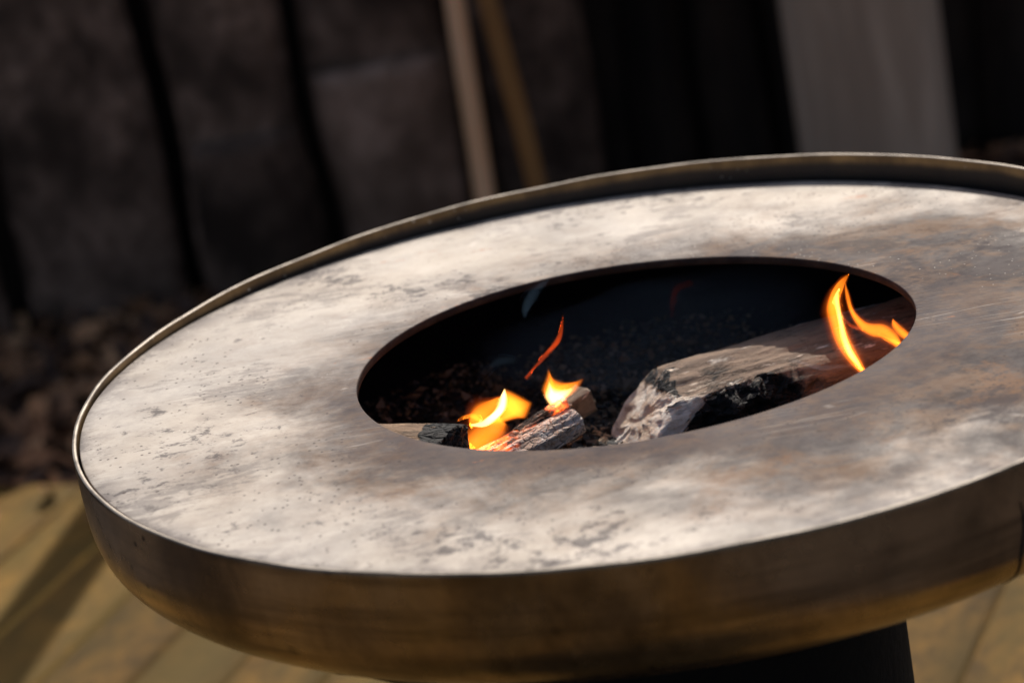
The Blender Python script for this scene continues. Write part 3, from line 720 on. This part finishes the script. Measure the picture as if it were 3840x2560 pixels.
STAR = {
    'two_horn': (0.084, (-0.0744, -0.0768), [(-0.0766, -0.0507), (-0.0755, -0.0564), (-0.073, -0.0609), (-0.0686, -0.0644), (-0.0632, -0.0663), (-0.0563, -0.0668), (-0.0505, -0.0662), (-0.0454, -0.0658), (-0.0484, -0.071), (-0.052, -0.0757), (-0.0571, -0.0794), (-0.0627, -0.0831), (-0.0684, -0.0867), (-0.0721, -0.0898), (-0.0771, -0.0893), (-0.0813, -0.0877), (-0.0835, -0.0818), (-0.0857, -0.076), (-0.0867, -0.0704), (-0.0849, -0.0654), (-0.0819, -0.0606), (-0.079, -0.0551)]),
    'left_body': (0.06, (-0.1148, -0.0747), [(-0.1224, -0.0575), (-0.1204, -0.0546), (-0.1182, -0.0543), (-0.112, -0.0585), (-0.1053, -0.0635), (-0.0998, -0.0679), (-0.0963, -0.0712), (-0.0979, -0.0756), (-0.1008, -0.0811), (-0.1048, -0.0864), (-0.1117, -0.0864), (-0.1187, -0.0867), (-0.1295, -0.0873), (-0.1394, -0.0866), (-0.1478, -0.0842), (-0.1413, -0.0831), (-0.1345, -0.08), (-0.1287, -0.0751), (-0.1251, -0.0691), (-0.1233, -0.0627)]),
}

def star(name, key, mat, thick, parent, scale=1., shift=(0, 0), dy=0.):
    """a sheet of flame, thickest at its heart and thinning out to its outline"""
    y0, c, L = STAR[key]; n = len(L); O = []
    for i in range(n):
        p0, p1, p2, p3 = (Vector(L[(i + k) % n]) for k in (-1, 0, 1, 2))
        for t in (0, .2, .4, .6, .8): O.append(.5 * ((2 * p1) + (p2 - p0) * t + (2 * p0 - 5 * p1 + 4 * p2 - p3) * t * t + (3 * p1 - p0 - 3 * p2 + p3) * t ** 3))
    c = Vector(c); cs = c + Vector(shift); N = len(O); v = []; f = []
    RS = (.16, .32, .47, .60, .71, .81, .89, .95, 1.)
    for side in (1, -1):
        v.append((cs.x, y0 + dy + side * thick * .5, cs.y + H))
        for q in RS:
            th_ = thick * (1 - q * q) ** 1.9
            for p in O:
                d = cs + (p - c) * scale * q; v.append((d.x, y0 + dy + side * th_ * .5 + .002 * math.sin(d.x * 150), d.y + H))
    h = 1 + N * len(RS)
    for k, b in ((0, 0), (1, h)):
        for i in range(N):
            j = (i + 1) % N; f.append((b, b + 1 + i, b + 1 + j))
            for q in range(len(RS) - 1): f.append((b + 1 + q * N + i, b + 1 + (q + 1) * N + i, b + 1 + (q + 1) * N + j, b + 1 + q * N + j))
    me = mesh(name, v, f); b = bmesh.new(); b.from_mesh(me); bmesh.ops.remove_doubles(b, verts=b.verts, dist=1e-6); bmesh.ops.recalc_face_normals(b, faces=b.faces); b.to_mesh(me); b.free()
    return link(name, me, mat, parent)
OR, YE, RE = (1, .22, .012), (1, .48, .10), (1, .10, .01)
def vm(nm, c, st): return mat_volume(nm, c, st)
F_or, F_dim, F_ye, F_re, F_hot = vm('orange_flame', OR, 190), vm('thin_orange_flame', OR, 110), vm('yellow_flame', YE, 330), vm('red_flame', RE, 60), vm('white_hot_flame', (1, .62, .22), 420)
F_glow = vm('outer_flame_glow', (1, .13, .01), 11)
def flame(label, parts):
    e = empty('flame', (0, 0, 0)); tag(e, label, 'flame', 'flames rising from the firewood')
    for nm, key, mt, th_ in parts:
        ribbon(nm, key, mt, th_ * 1.22, e, wave=.0015, wscale=1.22)
        if nm == 'flame_tongue' and key not in ('faint', 'thin'): ribbon('flame_glow', key, F_glow, th_ * 1.5, e, wave=.0015, wscale=2.0)
    return e
e = flame('broad orange flame with a white-hot curl on the cracked charred log', [('flame_tongue', 'left_low', F_dim, .013), ('flame_tongue', 'left_sheet', F_dim, .016),
      ('flame_tongue', 'left_spike', F_or, .007), ('flame_core', 'left_core', F_hot, .010)])
star('flame_tongue', 'left_body', F_or, .026, e)
e = flame('yellow two-horned flame on the tip of the short charred stick', [])
star('flame_tongue', 'two_horn', F_or, .022, e); star('flame_core', 'two_horn', F_hot, .012, e, .72, (-.002, -.004))
flame('thin red flame wisp floating above the two-horned flame', [('flame_tongue', 'thin', F_re, .009)])
flame('tall narrow orange flame on the right part of the split log', [('flame_tongue', 'tall', F_dim, .018), ('flame_core', 'tall_core', F_ye, .008)])
flame('low orange flame licking out beneath the right edge of the opening', [('flame_tongue', 'low', F_dim, .016), ('flame_tongue', 'low_thin', F_re, .006), ('flame_tongue', 'low_tip', F_or, .008), ('flame_core', 'low_core', F_or, .006)])
flame('faint dark red flame curl at the back of the bowl', [('flame_tongue', 'faint', vm('faint_red_flame', RE, 1.6), .008)])
sm = mat_smoke('blue_smoke', 3.0, (.38, .66, 1)); sm2 = mat_smoke('white_smoke', 12, (.8, .86, 1))
for key, lab, mt in (('smoke_a', 'blue smoke wisp at the back left of the opening', sm), ('smoke_b', 'tiny white smoke wisp above the brown log', sm2), ('smoke_c', 'pale smoke curl behind the broad orange flame', sm),
                     ('smoke_d', 'white smoke thread lying along the top of the split log', sm2)):
    o = ribbon('smoke_wisp', key, mt, .016, wave=.003, wscale=1.7, power=3.6); tag(o, lab, 'smoke', 'smoke wisps from the fire')

bm = bmesh.new(); bmesh.ops.create_icosphere(bm, subdivisions=4, radius=1)
for q in bm.verts:
    k = 1 + .25 * mnoise.noise(q.co * 1.6); q.co = Vector((q.co.x * .20 * k, q.co.y * .13 * k, q.co.z * .045 * k))
o = link('smoke_haze', bm_mesh('smoke_haze', bm), mat_smoke('thin_blue_smoke', .12, (.42, .62, 1))); o.location = (.06, .19, H - .068)
tag(o, 'thin blue smoke hanging at the back of the opening', 'smoke', 'smoke wisps from the fire')
